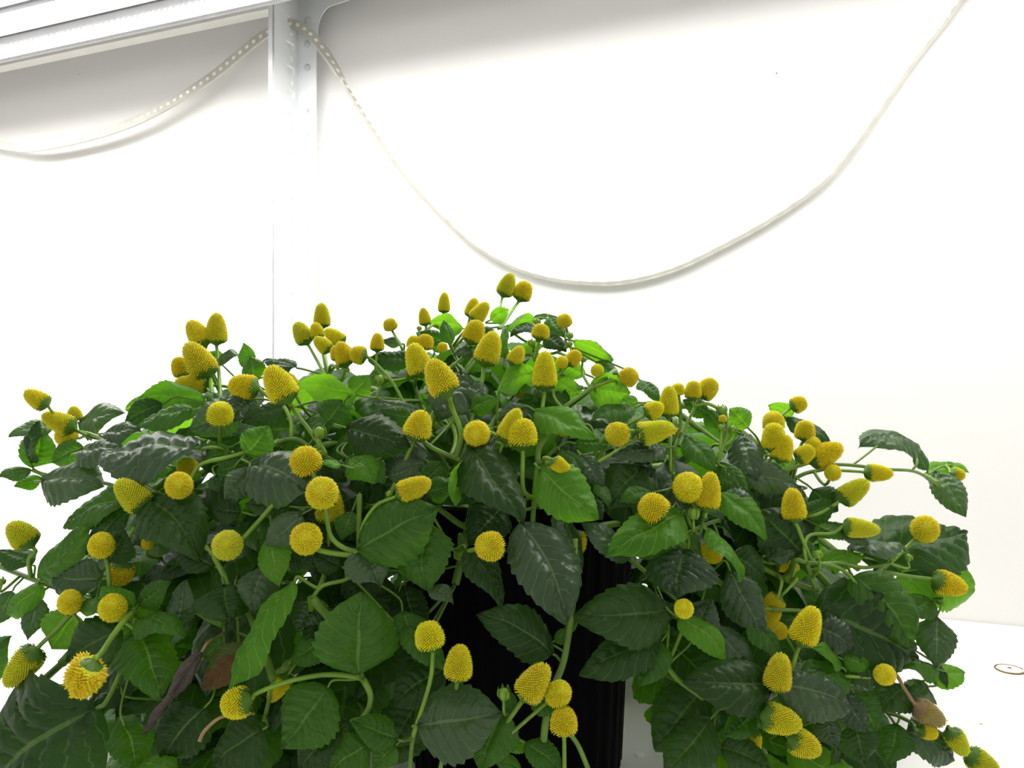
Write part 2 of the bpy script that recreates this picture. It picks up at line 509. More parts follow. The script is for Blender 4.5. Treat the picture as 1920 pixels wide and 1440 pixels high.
# pot: ribbed, tapered, with a rolled rim
prof = [(0.078, 0.0), (0.080, 0.004), (0.0885, 0.184), (0.0885, 0.188), (0.0935, 0.190), (0.0945, 0.205), (0.0925, 0.207), (0.0885, 0.204), (0.086, 0.17)]
NS = 144; V, Fc = [], []
zs = []
for (r, z) in prof: zs.append((r, z))
for k, (r, z) in enumerate(zs):
    for i in range(NS):
        a = 2 * math.pi * i / NS
        rr = r + (0.0011 if (i % 4) in (0, 1) and 1 <= k <= 2 else 0)
        V.append((PX + rr * math.cos(a), PY + rr * math.sin(a), CZ + BENCH_Z + z))
for k in range(len(zs) - 1):
    for i in range(NS):
        j = (i + 1) % NS
        Fc.append((k * NS + i, k * NS + j, (k + 1) * NS + j, (k + 1) * NS + i))
Fc.append(tuple(range(NS - 1, -1, -1)))
adopt(link('pot', mesh('pot', V, Fc, False), M['pot']), plant)
V, Fc = [], []
V.append((PX, PY, CZ + BENCH_Z + 0.188))
for k in range(1, 7):
    for i in range(32):
        a = 2 * math.pi * i / 32; r = 0.0865 * k / 6
        V.append((PX + r * math.cos(a), PY + r * math.sin(a), CZ + BENCH_Z + 0.182 + 0.005 * rng.random()))
for i in range(32): Fc.append((0, 1 + i, 1 + (i + 1) % 32))
for k in range(5):
    for i in range(32):
        j = (i + 1) % 32
        Fc.append((1 + k * 32 + i, 1 + (k + 1) * 32 + i, 1 + (k + 1) * 32 + j, 1 + k * 32 + j))
adopt(link('soil', mesh('soil', V, Fc), M['soil']), plant)

NODES = []                       # points on stems that leaves and stalks grow from
SOIL = np.array([PX, PY, CZ + BENCH_Z + 0.186])


def add_stem(pts, r0, r1, mat='stem', name='stem'):
    path = catmull(pts, 7)
    NODES.extend(path)
    return adopt(tube(name, path, r0, r1, M[mat], None, 7), plant)


# branching skeleton inside the canopy
for k in range(22):
    az = 2 * math.pi * k / 22 + 0.2 * rng.random()
    el = [0.1, 0.75, -0.3, 0.45][k % 4] + 0.2 * rng.random()
    dirv = np.array([math.cos(az) * math.cos(el), math.sin(az) * math.cos(el), math.sin(el)])
    endp = EC + dirv * ER * 0.78
    if dirv[1] < -0.5 and abs(dirv[0]) < 0.55: endp = EC + np.array([dirv[0], dirv[1] * 0.75, max(0.35, dirv[2])]) * ER * 0.78
    st = SOIL + np.array([math.cos(az), math.sin(az), 0]) * (0.015 + 0.04 * rng.random())
    mid = st * 0.45 + endp * 0.55 + np.array([0, 0, 0.06])
    add_stem([st, st * 0.75 + mid * 0.25 + np.array([0, 0, 0.02]), mid, endp], 0.0042, 0.0026)
EXT = list(NODES)                # points that traced stems may run back to


def nearest(p, pool, mind=0.0, heading=None):
    """nearest stem point, preferring one that lies ahead along the heading"""
    A = np.array(pool); D = (A - p) * np.array([1, 0.45, 1]); d = np.linalg.norm(D, axis=1)
    sc = d.copy()
    if heading is not None:
        sc = d * (1.9 - (D @ heading) / (d + 1e-9))
    sc = np.where(d < mind, 9, sc)
    return A[int(np.argmin(sc))]


STEMS = """
1078 1010 1077 1090 1072 1150 1058 1235 1040 1285 1024 1345 1014 1445 | 11 14 -0.5 n
1066 1372 1085 1400 1104 1445 | 9 10 0.5 n
672 1036 674 1062 650 1086 606 1098 585 1122 | 8 8 0
680 1272 694 1300 692 1325 680 1345 | 13 10 0
115 1245 60 1295 -10 1362 | 13 15 1.5
-10 1058 40 1078 82 1094 130 1110 200 1140 | 9 9 -0.3
62 882 85 890 140 900 205 908 260 930 | 7 7 0.5
235 880 270 905 305 928 | 6 6 3
1250 1250 1275 1278 1318 1310 | 10 10 1.5
1180 1048 1222 1082 | 9 9 2
1325 1075 1360 1100 1390 1120 | 12 12 3
1425 1062 1480 1090 1532 1108 | 11 11 2
1512 1055 1560 1060 1588 1075 1610 1099 | 8 7 -0.5
1530 1058 1575 1056 1615 1064 1640 1062 1668 1056 | 8 6 -0.3
1530 1105 1512 1055 | 10 9 1
1540 872 1575 871 1613 874 1660 880 1710 883 1738 895 1765 914 | 7 6 1
1600 871 1625 852 1645 836 | 4 4 1
1710 883 1720 865 1712 838 | 5 4 1
1740 890 1762 876 1785 872 | 5 4 1
1345 870 1352 845 1364 815 1362 775 | 9 6 0 n
787 823 815 842 870 867 | 9 9 0
520 830 540 824 562 826 590 845 | 9 8 0.5
820 700 848 688 882 660 | 10 9 1.5
1055 766 1080 748 1112 726 | 9 8 0
540 1245 556 1228 575 1210 | 9 8 1
495 1352 505 1310 515 1275 | 8 8 1.5
830 1000 842 1020 872 1060 | 6 5 1.5
1008 870 1004 900 1000 960 998 1000 | 9 10 1
446 1160 448 1220 | 6 6 2
420 1170 421 1228 | 6 6 2
1448 1143 1500 1145 1545 1150 | 8 6 1
968 665 1000 665 1040 662 1062 648 | 6 5 2
1000 660 1002 640 | 5 5 2
1062 648 1060 630 1064 600 | 5 4 2
945 612 985 640 1010 645 | 5 4 2
905 860 930 835 935 800 | 7 6 3
1440 1290 1400 1318 1340 1330 | 8 8 1.5
1590 1268 1550 1280 1480 1290 | 7 7 1
1750 1380 1690 1345 1640 1330 1590 1330 | 7 8 1.5
1290 1000 1320 985 1350 975 | 8 7 1
1295 985 1312 1000 1322 940 | 7 6 0
900 1100 890 1060 870 1020 | 6 6 4
1460 784 1445 830 1425 885 1400 950 | 7 8 2.5
1498 848 1490 885 1470 930 1440 980 | 7 8 2.5
1545 880 1500 892 1450 930 | 7 8 2
1265 838 1262 880 1270 940 | 8 8 2
1112 872 1080 910 1050 940 | 8 8 2
160 815 205 828 260 850 330 880 | 7 8 2
412 760 430 800 450 850 480 890 | 7 8 2.5
614 705 640 760 660 820 | 7 8 3
753 652 770 700 790 760 | 6 8 3
830 610 850 660 880 720 | 6 8 3
940 600 950 650 960 720 | 6 8 3.5
856 1288 853 1330 838 1385 800 1560 | 8 9 1 n
955 1346 945 1400 935 1560 | 9 9 0.5 n
778 1368 770 1420 765 1560 | 8 9 0.5 n
1058 1440 1056 1560 | 8 8 0 n
232 1165 270 1170 330 1150 | 7 8 1
255 1150 250 1180 262 1190 | 6 6 0.5
"""
for ln in STEMS.strip().splitlines():
    a, c = ln.split('|'); v = list(map(float, a.split())); cf = c.split(); w0, w1, off = map(float, cf[:3])
    pts = []
    d0 = None
    for i in range(0, len(v), 2):
        d = mound(v[i], v[i + 1]) + 0.012 + off * 0.01
        d0 = d if d0 is None else d0 * 0.55 + d * 0.45
        pts.append(P(v[i], v[i + 1], d0))
    dd = pts[0][1]
    near = [nearest(p, EXT) for p in (pts[0], pts[-1])]
    dist = [np.linalg.norm(p - q) for p, q in zip((pts[0], pts[-1]), near)]
    add_stem(pts, w0 / 2 / F * dd, w1 / 2 / F * dd)
    if len(cf) < 4: EXT.extend(catmull(pts, 7))
    hub = SOIL + np.array([0, 0, 0.06])
    e, q = (pts[0], near[0]) if np.linalg.norm(pts[0] - hub) < np.linalg.norm(pts[-1] - hub) else (pts[-1], near[1])
    if min(dist) > 0.012 and len(cf) < 4:            # run on inwards to the skeleton
        o = pts[1] if e is pts[0] else pts[-2]
        dirv = norm(e - o)
        L = np.linalg.norm(q - e)
        pth = catmull([e, e + dirv * L * 0.25 + np.array([0, 0.25 * L, 0]) * 0.5, e * 0.4 + q * 0.6 + np.array([0, L * 0.15, 0]), q], 6)
        adopt(tube('stem', pth, w1 / 2 / F * dd, 0.0028, M['stem'], None, 6), plant)


# a dried-up brown stalk among the lower leaves
dpts = [P(x, y, mound(x, y) - 0.004 + k * 0.004) for k, (x, y) in enumerate(((374, 1390), (384, 1370), (412, 1346), (445, 1339), (478, 1338)))]
adopt(tube('dry_stalk', catmull(dpts, 6), 0.0011, 0.0008, M['dry'], None, 6), plant)['label'] = 'dried brown bent stalk'


# ---- leaf blades
def blade_mesh(base, tip, width, nrm, rs, arch=0.07, fold=0.16, wave=0.05, quilt=1.0, nv=45, nu=12, name='leaf', tooth=0.055, twist=0.0, curl=0.0):
    L = np.linalg.norm(tip - base); ax = (tip - base) / L
    nrm = norm(nrm - ax * nrm.dot(ax)); sd = np.cross(ax, nrm)
    v = np.linspace(0, 1, nv + 1)
    # ovate outline with a drawn-out tip
    vm = 0.34 + 0.10 * rs.random()
    hw = np.where(v < vm, np.sin(np.pi / 2 * np.clip(v / vm, 0, 1)) ** 0.62, np.cos(np.pi / 2 * np.clip((v - vm) / (1 - vm), 0, 1)) ** 0.82)
    hw = hw * (1 - 0.10 * (v > 0.8) * (v - 0.8) / 0.2)
    nt = 9
    saw = ((v * nt + 0.2 * rs.random()) % 1.0)
    hw = hw * (1 + tooth * 2 * (saw - 0.5) * (hw > 0.15))
    hw[0] = 0.02; hw[-1] = 0.012
    u = np.linspace(-1, 1, nu + 1)
    U, Vv = np.meshgrid(u, v); HW = hw[:, None] * width / 2
    X = U * HW
    ph = rs.random(4) * 6.28
    arch_v = arch * 4 * Vv * (1 - Vv)
    sidebend = 0.06 * math.sin(ph[0]) * np.sin(np.pi * Vv)
    au = np.abs(U)
    H = arch_v * L
    H = H + fold * np.abs(X) * (1 - 0.5 * au)                       # shallow trough along the midrib
    H = H - (0.20 + 0.25 * rs.random()) * width / 2 * au ** 2.4 * hw[:, None] * (1.0 + curl)   # margins turned down
    H = H + wave * width * au ** 1.5 * np.sin(Vv * 7.5 + ph[1] + np.where(U > 0, ph[2], ph[3]))
    # quilted pads between the side veins
    phs = (Vv - 0.26 * au ** 1.25) * 7.0
    fr = np.abs((phs + 0.5) % 1.0 - 0.5)
    pad = np.clip(fr / 0.30, 0, 1) ** 0.8
    H = H + quilt * 0.085 * width * pad * np.clip(au * 5, 0, 1) * (1 - au ** 3)
    H = H - 0.010 * width * (au < 0.08)
    H = H - 0.05 * L * np.clip((Vv - 0.82) / 0.18, 0, 1) ** 2
    H = H + 0.03 * width * np.sin(Vv * 13 + ph[0]) * np.sin(U * 3 + ph[2])
    if twist:
        ang = twist * Vv
        X, H2 = X * np.cos(ang) - (H - arch_v * L) * np.sin(ang), X * np.sin(ang) + (H - arch_v * L) * np.cos(ang)
        H = H2 + arch_v * L
    co = base + ax * (Vv[..., None] * L) + sd * (X + sidebend * L)[..., None] + nrm * H[..., None]
    co = co.reshape(-1, 3)
    m_ = nu + 1
    idx = np.arange((nv + 1) * m_).reshape(nv + 1, m_)
    # winding so that the geometric normal points along nrm
    q = np.stack([idx[:-1, :-1], idx[:-1, 1:], idx[1:, 1:], idx[1:, :-1]], -1).reshape(-1, 4)
    e1 = sd; e2 = ax
    if np.cross(e1, e2).dot(nrm) < 0: q = q[:, ::-1]
    uv = np.stack([U, Vv, fr], -1).reshape(-1, 3)
    return co, q, uv


def to_mesh(name, co, q, uv, attr='blade'):
    me = bpy.data.meshes.new(name)
    me.vertices.add(len(co)); me.vertices.foreach_set('co', np.asarray(co, np.float32).ravel())
    k = q.shape[1]
    me.loops.add(q.size); me.loops.foreach_set('vertex_index', q.astype(np.int32).ravel())
    me.polygons.add(len(q)); me.polygons.foreach_set('loop_start', np.arange(0, q.size, k, dtype=np.int32))
    me.polygons.foreach_set('loop_total', np.full(len(q), k, np.int32))
    me.polygons.foreach_set('use_smooth', np.ones(len(q), bool))
    at = me.attributes.new(attr, 'FLOAT_VECTOR', 'POINT'); at.data.foreach_set('vector', np.asarray(uv, np.float32).ravel())
    me.update(); me.validate()
    return me


def petiole(base, ax, leaf, r, pool=None, mat='stalk'):
    hd = norm(-ax + np.array([0, 0.5, -0.1]))
    q = nearest(base, pool or NODES, 0.006, hd)
    L = np.linalg.norm(q - base)
    if L > 0.13: q = base + (q - base) * 0.13 / L; L = 0.13
    pth = catmull([base, base - ax * min(0.010, L * 0.25), base * 0.4 + q * 0.6 - ax * 0.08 * L, q], 5)
    o = adopt(tube('petiole', pth, r, r * 1.25, M[mat], None, 5), leaf)
    return o


leaf_count = 0


def leaf_obj(base, tip, width, nrm, mat, rs, name='leaf', **kw):
    global leaf_count
    co, q, uv = blade_mesh(base, tip, width, nrm, rs, **kw)
    me = to_mesh('leaf', co - base, q, uv)
    o = link(name, me, M[mat], None, tuple(map(float, base)))
    adopt(o, plant)
    ax = norm(tip - base)
    # the blade leaves the petiole along its first segment
    L = np.linalg.norm(tip - base)
    petiole(base, ax, o, max(0.0006, 0.009 * L + 0.0003), mat='dry' if mat == 'w' else 'stem')
    leaf_count += 1
    return o


# traced blades: base x y, tip x y, apparent width, kind (d dark, m green, b young, g greyish, y yellowing, w withered; U = underside seen), depth shift in cm
LEAVES = """
152 792 228 772 48 g 0
280 752 234 768 30 b 1
382 745 266 742 62 mU 0
305 758 232 796 40 d 0
362 770 256 800 30 m -0.5
200 813 262 806 36 g -0.5
152 850 231 842 38 g -0.5
378 842 184 864 58 g -1
158 838 98 868 40 m 0
80 903 187 905 76 g 0
62 874 78 812 60 m 0
98 800 16 816 28 g 0
60 868 68 790 18 d -0.3
58 882 -4 894 24 g -0.4
76 896 26 912 24 m 0.4
238 936 118 990 48 m 0
455 760 354 806 64 g 0
392 735 403 766 26 m 0
472 745 432 792 50 g 0
460 852 503 798 58 b -0.5
545 765 452 792 40 d 0.5
474 872 582 926 108 g -1
474 878 421 936 54 g -0.6
404 894 410 924 24 d 0
468 865 402 886 40 m 0
430 840 383 862 32 m 0.2
668 740 560 718 50 bU 0
612 792 642 750 62 m 0
408 676 446 667 18 g 1
466 692 457 643 28 mU 1
556 690 492 678 20 g 1
414 682 391 660 30 mU 1
500 706 548 690 26 d 1
476 712 470 668 38 m 1
652 803 768 836 80 d -0.5
772 672 690 674 36 d 1
660 738 692 703 42 b 0.5
782 772 698 756 28 g 0.5
776 784 714 768 34 m 0
866 703 826 788 96 g 1
878 722 906 758 40 g 0.5
884 768 932 748 38 b 0.5
1004 700 931 730 48 bU 0
1098 702 1044 678 28 bU 0.5
1104 728 1182 736 66 bU 0
1082 738 1034 708 34 bU 0.5
1003 770 1116 816 50 b -0.5
1000 770 934 788 44 g 0.5
1000 786 1044 812 40 g 0
925 802 860 814 34 b 0
868 616 804 604 32 bU 1
846 646 832 600 22 m 0.5
920 600 954 580 28 bU 1
1000 600 948 616 20 bU 1
1000 597 1032 592 10 m 1
1012 616 957 626 18 d 1
1030 595 1057 632 28 m 1
1016 650 958 653 16 bU 1.5
1024 625 1062 657 30 d 1
1076 640 1152 674 28 bU 1
1118 680 1162 708 32 m 1.5
892 655 850 666 22 g 0.5
752 645 716 638 18 g 1.5
832 640 780 624 28 m 1.5
815 660 826 638 26 m 1
945 672 946 610 16 m 1
922 640 898 614 32 d 1
658 862 702 902 58 b -0.5
640 872 596 866 12 b -1.5
652 858 722 906 52 m 0
728 894 790 870 38 g -0.3
800 922 852 908 42 m 0
882 838 984 974 88 d -1
882 868 849 948 34 bU -0.8
1014 880 1122 972 88 b -1
1050 846 1092 888 26 m 0
1090 855 1132 912 38 g 0
1118 905 1142 948 22 m -0.3
1218 870 1138 952 84 d 1
1080 832 1146 836 26 m 0.5
1188 766 1108 788 28 m 0.5
1196 755 1168 748 22 b 0.8
1200 714 1238 752 22 m 0.8
1248 840 1148 852 38 g 0
1284 818 1342 882 42 m 0
1328 778 1280 750 32 d 0.8
1346 802 1324 768 32 m 0.5
1402 802 1368 766 42 b 0.8
1392 816 1420 900 54 g -0.3
1398 890 1499 912 52 g -0.3
1486 782 1440 760 32 bU 0.8
1474 784 1562 834 24 d 0.6
1350 868 1402 928 38 m 0
1222 924 1164 936 34 m -0.3
1278 962 1138 1038 78 b -1
1182 1048 1094 978 44 g 0.3
1288 1035 1268 1122 116 g -1
1250 978 1234 1024 38 m -0.2
1262 1142 1078 1152 102 d 0
1238 1190 1086 1260 74 d 0.5
1240 1203 1199 1286 68 m 0.2
1274 1160 1362 1234 48 b -0.5
1302 1190 1336 1122 58 g 0
1338 1178 1412 1254 54 g 0.2
1370 1072 1436 1194 68 g 0
1400 1158 1468 1242 34 m -0.2
1448 1281 1285 1274 92 d -0.5
1450 1285 1598 1330 90 g -0.8
1592 1282 1503 1254 42 m -0.4
1534 1176 1602 1218 64 g -0.3
1576 1250 1528 1214 24 b -0.6
1580 1236 1634 1250 32 b -0.4
1538 1146 1722 1236 165 d 0.3
1598 1078 1710 1214 92 m -0.6
1618 1036 1814 1000 106 d 2.5
1722 1076 1832 1108 98 b 2
1688 1070 1768 1132 58 bU 1.2
1748 1130 1698 1154 48 m 0.5
1756 1158 1756 1252 60 g 0
1744 1276 1810 1262 42 b 0.5
1764 1250 1776 1290 12 d 0.3
1752 1254 1688 1252 34 m 0.3
1738 1288 1702 1314 52 g 0.5
1702 1288 1652 1334 64 d 0.3
1600 1300 1642 1374 64 m 0
1585 1308 1627 1372 48 g -0.4
1550 1348 1566 1402 42 g 0
1602 1358 1620 1432 68 d 0.5
1682 1358 1664 1432 58 d 0
1694 1372 1788 1426 62 g 0
1312 1296 1226 1404 104 d 2.5
1332 1348 1246 1448 84 d 1
1412 1338 1358 1378 48 m 0
1350 1400 1444 1442 62 d 0.8
1716 836 1613 832 36 g 0
1752 884 1812 968 46 g 0
1740 886 1792 868 26 b 0
1780 870 1818 886 16 b 0
1738 882 1714 838 22 g 0.3
1524 918 1572 958 54 d 0.8
1502 1036 1422 958 92 d 0.4
1508 966 1562 940 42 m 0.4
1348 924 1440 1008 48 b -0.6
1350 934 1426 956 52 g -0.2
1324 994 1394 1086 22 b -1
1528 1002 1602 990 32 m 0
1574 1000 1630 1018 28 g -0.6
1594 1036 1698 1028 18 g -0.5
1544 1062 1622 1044 32 b 0
1440 1042 1492 1034 30 g 0.6
1370 1040 1432 1084 62 d 1
1502 918 1448 936 32 d 0.4
1350 880 1396 928 36 m 0
78 1086 168 988 48 m -0.3
242 950 148 1042 48 d 0.5
280 938 372 1044 104 d 0
204 1052 236 994 58 d 0.3
192 1086 102 1080 68 g 0
60 1060 -8 1034 38 d 0
80 1100 12 1152 38 b 0
24 1108 -8 1172 38 g 0.3
72 1120 51 1200 36 g 0.3
142 1150 96 1218 78 b 0.5
228 1180 122 1242 78 d 0
262 1186 302 1308 94 m -0.8
260 1162 345 1192 44 m -0.6
262 1132 319 1090 42 m -0.2
250 1140 188 1100 40 b 0
246 1142 150 1131 24 m -0.2
330 1180 346 1088 44 g 0.2
420 1098 432 1164 92 d 0.8
500 1060 474 1148 64 g 0.8
566 965 498 1022 58 g -0.5
510 998 522 1098 52 b 0
552 1092 428 1292 36 b -0.8
182 1328 -14 1486 215 d -0.6
234 1362 252 1446 68 m -0.6
240 1444 332 1440 42 m -0.8
382 1328 306 1424 92 d 0.3
492 1368 398 1434 92 d 0
378 1222 272 1378 34 w -0.2
472 1212 378 1294 58 y 0.6
614 1290 528 1404 106 m -0.5
384 1232 416 1198 38 m 0.8
352 1262 318 1268 40 b 1
226 1286 208 1268 26 g 0.3
612 1200 544 1242 54 m 0.3
-22 1262 18 1194 42 m 0
452 960 398 954 42 d 0.5
402 1062 340 1020 54 d 0.8
542 950 458 945 42 d 0.5
672 1033 822 952 112 m -1
672 1032 712 1098 78 g -0.4
800 988 800 1106 94 m 0
803 1098 850 1132 28 g 0.2
672 1264 679 1110 134 m -0.8
755 1148 772 1214 62 m 0.8
754 1178 838 1252 44 m 0.3
975 980 1064 1168 110 g -1
874 1030 942 1138 50 d 0.6
1036 1226 897 1150 80 d 0.6
1040 1202 1072 1184 24 m 0.6
784 1360 940 1338 122 g -0.7
746 1386 660 1354 54 m -0.5
656 1354 558 1446 92 d 0
690 1398 618 1444 72 m -0.6
742 1398 698 1446 42 m -0.5
946 1334 902 1446 78 m -0.3
832 1258 738 1322 74 d 1.2
954 1298 962 1342 26 m 0
994 1318 1070 1326 24 m -0.2
984 1394 1054 1448 48 m -0.4
990 1395 946 1402 24 b 0
976 1442 932 1430 32 m -0.3
942 948 878 1018 74 d 1.5
1040 958 1092 1068 34 d 0.3
622 1200 568 1148 62 d 0.8
592 1128 556 1184 62 g 0.6
640 1062 586 1032 44 d 0.6
540 1040 600 1060 40 d 1
660 960 640 1010 44 m 0.8
720 940 760 930 40 d 0.8
830 870 790 905 44 m 0.8
1090 940 1130 975 40 g 0.8
1190 900 1230 880 44 d 0.8
1060 1180 1085 1160 20 m 1
1420 880 1380 860 40 d 0.8
1470 1000 1440 1050 54 d 1
1560 1190 1530 1240 44 m 1
705 1060 640 1120 84 d 3
640 1015 598 1100 84 d 3
745 1120 700 1205 84 d 3
618 1140 690 1205 84 d 3
792 1300 738 1400 84 d 3
800 1200 768 1292 74 d 3
760 1100 790 1190 64 d 3
700 1020 630 1095 110 d 6
740 1100 650 1160 110 d 6
560 1100 640 1150 100 d 6
775 1320 728 1436 96 d 4
"""


def place_leaf(ln, i):
    f = ln.split(); bx, by, tx, ty, w = map(float, f[:5]); kind = f[5]; off = float(f[6]) * 0.01
    rs = np.random.default_rng(1000 + i)
    mid = mound((bx + tx) / 2, (by + ty) / 2) + 0.012 + off
    Lapp = math.hypot(tx - bx, ty - by) / F * mid
    dd = (mound(tx, ty) - mound(bx, by))
    lim = 0.55 * Lapp
    dd = max(-lim, min(lim, dd))
    base = P(bx, by, mid - dd / 2 + 0.003); tip = P(tx, ty, mid + dd / 2 - 0.003)
    ax = norm(tip - base); L3 = np.linalg.norm(tip - base)
    wm = w / F * mid * 1.16
    width = max(wm * 1.04, 0.60 * L3) if kind[0] not in 'w' else wm
    if width > 1.25 * L3 and wm * 1.04 < width: width = wm * 1.1
    roll = math.acos(min(1, wm / width))
    c = norm(np.array([0, 0, CZ]) - (base + tip) / 2); c = norm(c - ax * c.dot(ax))
    u = np.cross(ax, c)
    if u[2] < 0: u = -u
    if abs(u[2]) < 0.15: u = u * (1 if rs.random() < 0.5 else -1)
    sgn = -1 if 'U' in kind else 1
    if sgn < 0 and roll < 0.35: roll = 0.35
    nrm = c * math.cos(roll) * sgn + u * math.sin(roll)
    kw = dict(arch=0.05 + 0.06 * rs.random(), fold=0.10 + 0.22 * rs.random(), wave=0.04 + 0.07 * rs.random(), quilt=0.6 + 0.6 * rs.random())
    if kind[0] == 'b': kw['quilt'] *= 0.6
    if kind[0] == 'w': kw = dict(arch=0.06, fold=0.9, wave=0.22, quilt=2.5, twist=2.2)
    if roll > 1.0: kw['fold'] *= 0.6
    nm = {'w': 'withered_leaf', 'y': 'yellowing_leaf'}.get(kind[0], 'leaf')
    o = leaf_obj(base, tip, width, nrm, kind[0], rs, nm, **kw)
    if kind[0] == 'w': o['label'] = 'curled grey withered leaf'
    if kind[0] == 'y': o['label'] = 'yellowing leaf with brown patches'
    return o


for i, ln in enumerate(LEAVES.strip().splitlines()):
    place_leaf(ln, i)
print('traced leaves', leaf_count)

# ---- leaves deeper in the bush, kept inside the outline the bush shows
SIL = [(120, 1440), (150, 1250), (110, 1150), (80, 1090), (170, 1010), (250, 955), (215, 880), (140, 860), (180, 800), (270, 770), (350, 730), (450, 700), (560, 700), (680, 695),
       (780, 665), (840, 640), (930, 630), (1040, 650), (1090, 700), (1170, 750), (1240, 780), (1340, 800), (1430, 800), (1490, 840), (1520, 900), (1540, 960), (1580, 1020),
       (1620, 1070), (1670, 1110), (1710, 1170), (1710, 1250), (1690, 1330), (1720, 1400), (1730, 1440)]


def inside(px, py):
    if py > 1440: return 120 < px < 1730
    r = False; j = len(SIL) - 1
    for i in range(len(SIL)):
        xi, yi = SIL[i]; xj, yj = SIL[j]
        if (yi > py) != (yj > py) and px < (xj - xi) * (py - yi) / (yj - yi) + xi: r = not r
        j = i
    return r


def proj(p):
    return 960 + p[0] / p[1] * F, 720 - (p[2] - CZ) / p[1] * F


fill = []
tries = 0
while len(fill) < 760 and tries < 30000:
    tries += 1
    v = rng.normal(size=3); v /= np.linalg.norm(v)
    k = 0.40 + 0.54 * rng.random() ** 0.5
    p = EC + v * ER * k
    if p[2] < CZ - 0.25: continue
    out = np.array([v[0], v[1], 0.0]); out = norm(out + rng.normal(size=3) * 0.35)
    ax = norm(out + np.array([0, 0, -0.15 - 0.5 * rng.random()]))
    L = 0.042 + 0.034 * rng.random()
    tip = p + ax * L
    if tip[2] < CZ - 0.27: continue
    ok = True
    for q in (p, tip, (p + tip) / 2 + np.array([0.02, 0, 0]), (p + tip) / 2 - np.array([0.02, 0, 0])):
        x, y = proj(q)
        if not inside(x, y): ok = False
        if 790 < x < 1195 and y > 985 and q[1] < 0.72: ok = False
        if q[1] < mound(x, y) + 0.022 and q[1] < 0.64: ok = False
        if q[2] < CZ + BENCH_Z + 0.21 and math.hypot(q[0] - PX, q[1] - PY) < 0.125: ok = False
    if ok: fill.append((p, tip, L * (0.62 + 0.22 * rng.random()), norm(np.array([0, 0, 1.0]) + rng.normal(size=3) * 0.3), k))
fill.sort(key=lambda a: a[0][1])
MIX = 'dddmmmmggb'                # the blade colours in the proportion the outer leaves have
n_parts = max(0, 296 - leaf_count)
rest = []
for i, (p, tip, wd, nr, k) in enumerate(fill):
    rs = np.random.default_rng(5000 + i)
    if i < n_parts:
        leaf_obj(p, tip, wd, nr, MIX[int(rs.integers(len(MIX)))], rs, nv=18, nu=8)
    else:
        rest.append((p, tip, wd, nr, rs))
if rest:
    C_, Q_, U_, I_ = [], [], [], []; off = 0
    for (p, tip, wd, nr, rs) in rest:
        co, q, uv = blade_mesh(p, tip, wd, nr, rs, nv=14, nu=6)
        C_.append(co); Q_.append(q + off); U_.append(uv); off += len(co)
        I_.append(np.full(len(q), 'dmgb'.index(MIX[int(rs.integers(len(MIX)))]), np.int32))
    o = link('inner_foliage', to_mesh('inner_foliage', np.concatenate(C_), np.concatenate(Q_), np.concatenate(U_)), M['d'])
    for k_ in 'mgb': o.data.materials.append(M[k_])
    o.data.polygons.foreach_set('material_index', np.concatenate(I_))
    o['kind'] = 'stuff'
    adopt(o, plant)
print('leaves', leaf_count, 'inner', len(rest))


# ------------------------------------------------------------------ flower heads
def head_profile(z, taper):
    """radius (0..0.5) of a head of width 1 at height z 0..1"""
    if z < 0.22: r = 0.40 + 0.10 * math.sin(z / 0.22 * math.pi / 2)
    else:
        k = (z - 0.22) / 0.78
        r = 0.5 * ((1 - taper * k) * math.sqrt(max(0.0, 1 - k ** (2.6 + taper * 2))))
    return r


